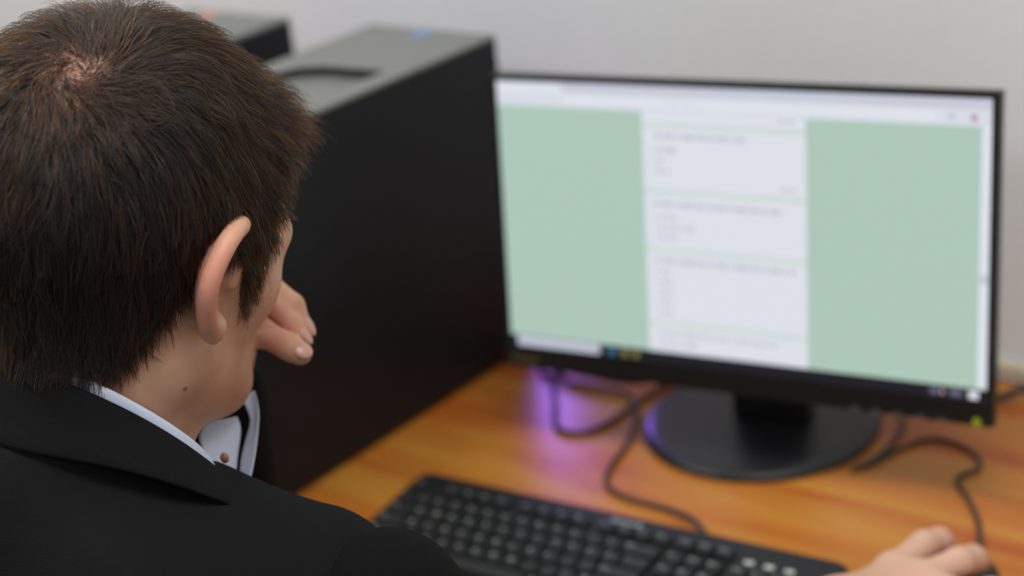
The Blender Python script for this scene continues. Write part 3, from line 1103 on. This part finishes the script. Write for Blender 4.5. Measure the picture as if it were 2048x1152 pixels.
def grow(n, seg, rad):
    d = unit(rng.normal(size=(n * 3, 3)))
    c0 = np.array([0, -0.012, 0.02])
    lo_ = np.zeros(len(d)); hi_ = np.full(len(d), 0.2)
    for _ in range(22):
        mid = (lo_ + hi_) / 2
        s = scalp(c0 + d * mid[:, None]) < 0
        lo_ = np.where(s, mid, lo_); hi_ = np.where(s, hi_, mid)
    P = c0 + d * lo_[:, None]
    ok = P[:, 2] > hairline(P[:, 1], P[:, 0]) + rng.normal(size=len(P)) * 0.003
    return P[ok][:n]


WH = np.array([0.031, -0.082, 0.119])
WH = WH - grad(WH[None])[0] * scalp(WH[None])[0]


def flow(P, N):
    r = P - WH
    dist = np.linalg.norm(r, axis=-1, keepdims=True)
    rt = unit(r - N * np.sum(r * N, -1, keepdims=True))
    sw = 1.15 * np.exp(-dist / 0.035)
    rt = rt * np.cos(sw) + np.cross(N, rt) * np.sin(sw)
    down = np.array([0, 0, -1.0]) * np.ones_like(P)
    front = np.clip((P[:, 1:2] - 0.0) / 0.06, 0, 1) * np.clip((P[:, 2:3] - 0.03) / 0.05, 0, 1)
    down = down + np.array([0.15, 1.0, 0.95]) * front
    down = unit(down - N * np.sum(down * N, -1, keepdims=True))
    w = np.clip((dist - 0.03) / 0.07, 0, 1) * 0.62
    return unit(rt * (1 - w) + down * w)


NS, SEG = 60000, 9
root = grow(NS, SEG, 0)
NS = len(root)
N0 = grad(root)
front = np.clip((root[:, 1] - 0.02) / 0.06, 0, 1) * np.clip((root[:, 2] - 0.02) / 0.05, 0, 1)
topz = np.clip((root[:, 2] + 0.06) / 0.12, 0, 1)
wd_ = np.linalg.norm(root - WH, axis=1)
length = (0.019 + 0.018 * topz + 0.009 * front) * rng.uniform(0.7, 1.15, NS)
temple = np.clip((root[:, 1] - 0.015) / 0.02, 0, 1) * np.clip((0.085 - root[:, 2]) / 0.025, 0, 1) * np.clip((np.abs(root[:, 0]) - 0.025) / 0.02, 0, 1)
length *= 1 - 0.5 * temple
side = np.clip((0.05 - root[:, 1]) / 0.03, 0, 1) * np.clip((root[:, 1] - 0.01) / 0.012, 0, 1) * (root[:, 2] < 0.03)
length = np.where(side > 0.3, 0.016 * rng.uniform(0.8, 1.2, NS), length)
hmax = (0.0020 + rng.uniform(0, 1, NS) ** 1.1 * (0.0045 + 0.0105 * topz + 0.007 * front)) * np.clip(0.25 + wd_ / 0.035, 0.3, 1)
pts = np.zeros((NS, SEG + 1, 3))
P = root - N0 * 0.001
pts[:, 0] = P
jit = rng.normal(size=(NS, 3)) * (0.21 + 0.9 * np.exp(-wd_ / 0.009))[:, None]
P = root.copy()
for s in range(1, SEG + 1):
    Nn = grad(P)
    D = unit(flow(P, Nn) + jit)
    P = P + D * (length / SEG)[:, None]
    t_ = s / SEG
    hh = hmax * (1 - (1 - t_) ** 2.2) + front * (1 - temple) * (np.clip((root[:, 1] - 0.010) / 0.035, 0, 1) * 0.024 + np.clip((root[:, 1] - 0.045) / 0.02, 0, 1) * 0.012) * t_ * (0.7 + 0.5 * hmax / 0.016)
    Nn = grad(P)
    P = P + Nn * (hh - scalp(P))[:, None] * 0.9
    pts[:, s] = P
# clumping
NCL = 4200
cl = rng.choice(NS, NCL, replace=False)
kd = kdtree.KDTree(NCL)
for i, c_ in enumerate(cl):
    kd.insert(Vector(root[c_]), i)
kd.balance()
gi = np.array([cl[kd.find(Vector(q))[1]] for q in root])
tt = (np.linspace(0, 1, SEG + 1) ** 1.2)[None, :, None]
amt = rng.uniform(0.3, 0.95, NS)[:, None, None]
guide = pts[gi]
pts = pts * (1 - tt * amt) + (guide + rng.normal(size=(NS, 1, 3)) * 0.0006) * (tt * amt)
world = pts @ HR.T + HC
hc = bpy.data.hair_curves.new('hair')
hc.add_curves([SEG + 1] * NS)
hc.points.foreach_set('position', (world.reshape(-1, 3)).astype(np.float32).ravel())
tl = np.linspace(0, 1, SEG + 1)
rad = 0.00015 * (1 - 0.75 * tl ** 2)
hc.points.foreach_set('radius', np.tile(rad, NS).astype(np.float32))


def hair_material():
    m = bpy.data.materials.new('dark_brown_hair')
    m.use_nodes = True
    nt = m.node_tree
    nt.nodes.clear()
    out = nt.nodes.new('ShaderNodeOutputMaterial')
    h = nt.nodes.new('ShaderNodeBsdfHairPrincipled')
    h.parametrization = 'MELANIN'
    h.inputs['Melanin'].default_value = 0.86
    h.inputs['Melanin Redness'].default_value = 0.05
    h.inputs['Roughness'].default_value = 0.30
    h.inputs['Radial Roughness'].default_value = 0.45
    h.inputs['Random Color'].default_value = 0.45
    nt.links.new(h.outputs[0], out.inputs['Surface'])
    return m


hm = hair_material()
hc.materials.append(hm)
hair = bpy.data.objects.new('hair', hc)
COL.objects.link(hair)
hair.parent = person
hair.location = -PM
hair['kind'] = 'stuff'
hair['label'] = 'short dark brown hair with a crown whorl'

# ---- jacket
def ring(t, grow_=0.0, lift=0.0):
    c_ = np.array([0.3578, -0.6987, 0.3692])
    R_ = np.array(Matrix.Rotation(-0.9577, 3, 'X') @ Matrix.Rotation(-0.0174, 3, 'Y'))
    loc = np.array([(0.0707 + grow_) * math.cos(t), (0.0779 + grow_) * math.sin(t), lift])
    return c_ + R_ @ loc


jk = [cone((0.357, -0.715, 0.268), (0.493, -0.682, 0.275), 0.076, 0.060, k=0.03), cone((0.357, -0.715, 0.268), (0.220, -0.692, 0.275), 0.076, 0.060, k=0.03),
      cone((0.357, -0.740, 0.338), (0.435, -0.722, 0.278), 0.062, 0.058, k=0.03), cone((0.357, -0.740, 0.338), (0.279, -0.722, 0.278), 0.062, 0.058, k=0.03),
      ell((0.355, -0.730, 0.17), (0.190, 0.122, 0.18), k=0.05), cone((0.355, -0.755, 0.10), (0.355, -0.83, -0.20), 0.145, 0.15, k=0.06),
      ell((0.43, -0.765, 0.265), (0.08, 0.050, 0.085), k=0.04), ell((0.28, -0.765, 0.265), (0.08, 0.050, 0.085), k=0.04)]
jk += [cone(ring(-math.pi / 2) * 0 + np.array([0.357, -0.708, 0.335]), (0.357, -0.640, 0.47), 0.052, 0.075, k=0.008, op='s'),
       cone((0.357, -0.63, 0.36), (0.357, -0.590, 0.20), 0.060, 0.018, k=0.008, op='s')]
jme, _ = sdf_mesh('jacket', jk, 0.004)
jacket = person_part('jacket', jme, M['jacket'])
jacket['label'] = 'black suit jacket'
slr = [ell((0.543, -0.668, 0.257), (0.046, 0.056, 0.070), k=0.02), cone((0.527, -0.672, 0.25), RE, 0.052, 0.046, k=0.03), cone(RE, np.array(RW) - np.array([0, 0.05, 0]), 0.050, 0.036, k=0.02)]
sll = [ell((0.187, -0.682, 0.262), (0.047, 0.058, 0.070), k=0.02), cone((0.190, -0.682, 0.25), LE, 0.054, 0.046, k=0.03), cone(LE, np.array(LW) * 0.86 + np.array(LE) * 0.14, 0.050, 0.036, k=0.02)]
for nm, sl in (('sleeve', slr), ('sleeve', sll)):
    sme, _ = sdf_mesh('sleeve', sl, 0.004)
    person_part('sleeve', sme, M['sleeve'], jacket)


def sheet(name, rows, m, parent, thick=0.0022, sub=True):
    nr, nc = len(rows), len(rows[0])
    v = [q for r in rows for q in r]
    f = [(i * nc + j, i * nc + j + 1, (i + 1) * nc + j + 1, (i + 1) * nc + j) for i in range(nr - 1) for j in range(nc - 1)]
    o = person_part(name, pydata(name, v, f), m, parent, True)
    sm = o.modifiers.new('thickness', 'SOLIDIFY')
    sm.thickness = thick
    sm.offset = 0
    if sub:
        o.modifiers.new('round', 'SUBSURF').levels = 1
        o.modifiers['round'].render_levels = 1
    return o


def collar_rows(offs, t0, t1, n, rise=0.0):
    """offs: list of (outward, vertical) offsets from the neck ring, from inside bottom over the fold to the outer edge"""
    rows = []
    for o_, z_ in offs:
        row = []
        for i in range(n + 1):
            t = t0 + (t1 - t0) * i / n
            p_ = ring(t)
            c_ = np.array([0.3578, -0.6987])
            rd = p_[:2] - c_ + np.array([0, 0.012])
            rd = rd / np.linalg.norm(rd)
            fade = max(0.0, math.sin(t))          # flatter toward the front
            p_ = p_ + np.array([rd[0] * o_, rd[1] * o_ * (1 - 0.2 * fade), z_ + rise * min(1.0, max(0.0, (abs(t + math.pi / 2) - 0.3) / 1.4))])
            row.append(p_)
        rows.append(row)
    return rows


T0, T1 = -math.pi - 0.55, 0.55
jc = sheet('jacket_collar', collar_rows([(0.004, -0.03), (0.003, -0.008), (0.0045, 0.0), (0.008, -0.001), (0.016, -0.012), (0.026, -0.025), (0.035, -0.036)], T0, T1, 40), M['jacket'], jacket, 0.003)
shirt = None

# lapels down the front
for s in (-1, 1):
    X = lambda x: 0.357 + s * x
    a = catmull([(X(0.062), -0.662, 0.322), (X(0.058), -0.630, 0.285), (X(0.045), -0.612, 0.23), (X(0.02), -0.602, 0.15)], 6)
    b = catmull([(X(0.095), -0.665, 0.318), (X(0.100), -0.628, 0.270), (X(0.082), -0.611, 0.215), (X(0.025), -0.600, 0.145)], 6)
    sheet('lapel', [a, (a + b) / 2 + np.array([0, 0.006, 0.002]), b], M['jacket'], jacket, 0.003)

# ---- shirt
sh = [cone((0.357, -0.70, 0.30), (0.357, -0.715, 0.18), 0.068, 0.12, k=0.04), ell((0.356, -0.72, 0.17), (0.145, 0.092, 0.16), k=0.04), cone((0.355, -0.75, 0.10), (0.355, -0.83, -0.18), 0.12, 0.125, k=0.05),
      cone((0.357, -0.70, 0.36), (0.357, -0.62, 0.48), 0.062, 0.08, k=0.006, op='s')]
sme, _ = sdf_mesh('shirt', sh, 0.005)
shirt = person_part('shirt', sme, M['shirt'])
shirt['label'] = 'pale blue cotton shirt'
sheet('shirt_collar', collar_rows([(-0.004, -0.03), (-0.004, -0.006), (-0.0025, 0.0045), (0.0002, 0.005), (0.002, -0.003), (0.004, -0.02)], T0, T1 + 0.25, 40, 0.0085), M['shirt'], shirt, 0.0016)

leaf_a = catmull([(0.3632, -0.5874, 0.3474), (0.371, -0.5938, 0.3364), (0.3843, -0.6101, 0.3249), (0.3957, -0.6284, 0.3127), (0.4021, -0.6417, 0.3046), (0.405, -0.646, 0.28)], 4)
leaf_b = catmull([(0.3473, -0.5865, 0.3353), (0.3608, -0.5938, 0.3266), (0.3674, -0.6065, 0.3191), (0.3779, -0.6232, 0.3112), (0.3894, -0.635, 0.2977), (0.392, -0.640, 0.272)], 4)
lf = sheet('collar_point', [leaf_a, (leaf_a + leaf_b) / 2 + np.array([0.0, 0.004, 0.0]), leaf_b], M['shirt'], shirt, 0.0016)
fr_c = catmull([(0.3682, -0.6091, 0.3393), (0.3756, -0.6138, 0.3321), (0.3838, -0.6282, 0.3189), (0.3935, -0.6429, 0.3029), (0.396, -0.646, 0.275)], 4)
fr_d = catmull([(0.3809, -0.6422, 0.3505), (0.3892, -0.6581, 0.3476), (0.4023, -0.6651, 0.34), (0.42, -0.6723, 0.3251), (0.424, -0.676, 0.29)], 4) + np.array([-0.007, 0.003, 0.001])
sheet('collar_stand', [fr_c, (fr_c + fr_d) / 2 + np.array([0.002, 0.002, -0.002]), fr_d], M['shirt'], shirt, 0.0016)
person_part('shirt_button', ellipsoid_mesh('shirt_button', (0.4035, -0.6535, 0.3378), (0.0032, 0.0028, 0.0036)), M['shirt_button'], shirt, True)

# ---- trousers and shoes
tr = [cone((0.30, -0.83, -0.21), (0.26, -0.45, -0.19), 0.095, 0.068, k=0.05), cone((0.41, -0.83, -0.21), (0.45, -0.45, -0.19), 0.095, 0.068, k=0.05),
      cone((0.26, -0.45, -0.19), (0.26, -0.44, -0.64), 0.066, 0.05, k=0.03), cone((0.45, -0.45, -0.19), (0.45, -0.44, -0.64), 0.066, 0.05, k=0.03)]
tme, _ = sdf_mesh('trousers', tr, 0.008)
person_part('trousers', tme, M['trousers'])
for x in (0.26, 0.45):
    sme, _ = sdf_mesh('shoe', [ell((x, -0.40, FLOOR + 0.035), (0.042, 0.13, 0.034), k=0.02), cone((x, -0.45, FLOOR + 0.05), (x, -0.44, FLOOR + 0.10), 0.04, 0.042, k=0.03)], 0.006)
    person_part('shoe', sme, M['shoe'])

# ---- the chair under him
ch = empty('chair', (0.355, -0.80, FLOOR))
tag(ch, 'black chair the person in the jacket sits on', 'chair')
box('seat', (-0.21, 0.21, -0.22, 0.20, 0.405, 0.432), M['chair_black'], ch, bevel=0.012, seg=3)
box('backrest', (-0.19, 0.19, -0.235, -0.21, 0.55, 0.80), M['chair_black'], ch, bevel=0.012, seg=3)
for sx in (-1, 1):
    for sy in (-0.2, 0.17):
        lathe('leg', [(0.0, 0.41), (0.012, 0.41), (0.012, 0.0), (0.0, 0.0)], M['metal_leg'], ch, 12, (sx * 0.18, sy, 0))
    box('back_post', (sx * 0.15 - 0.012, sx * 0.15 + 0.012, -0.218, -0.205, 0.41, 0.60), M['metal_leg'], ch)
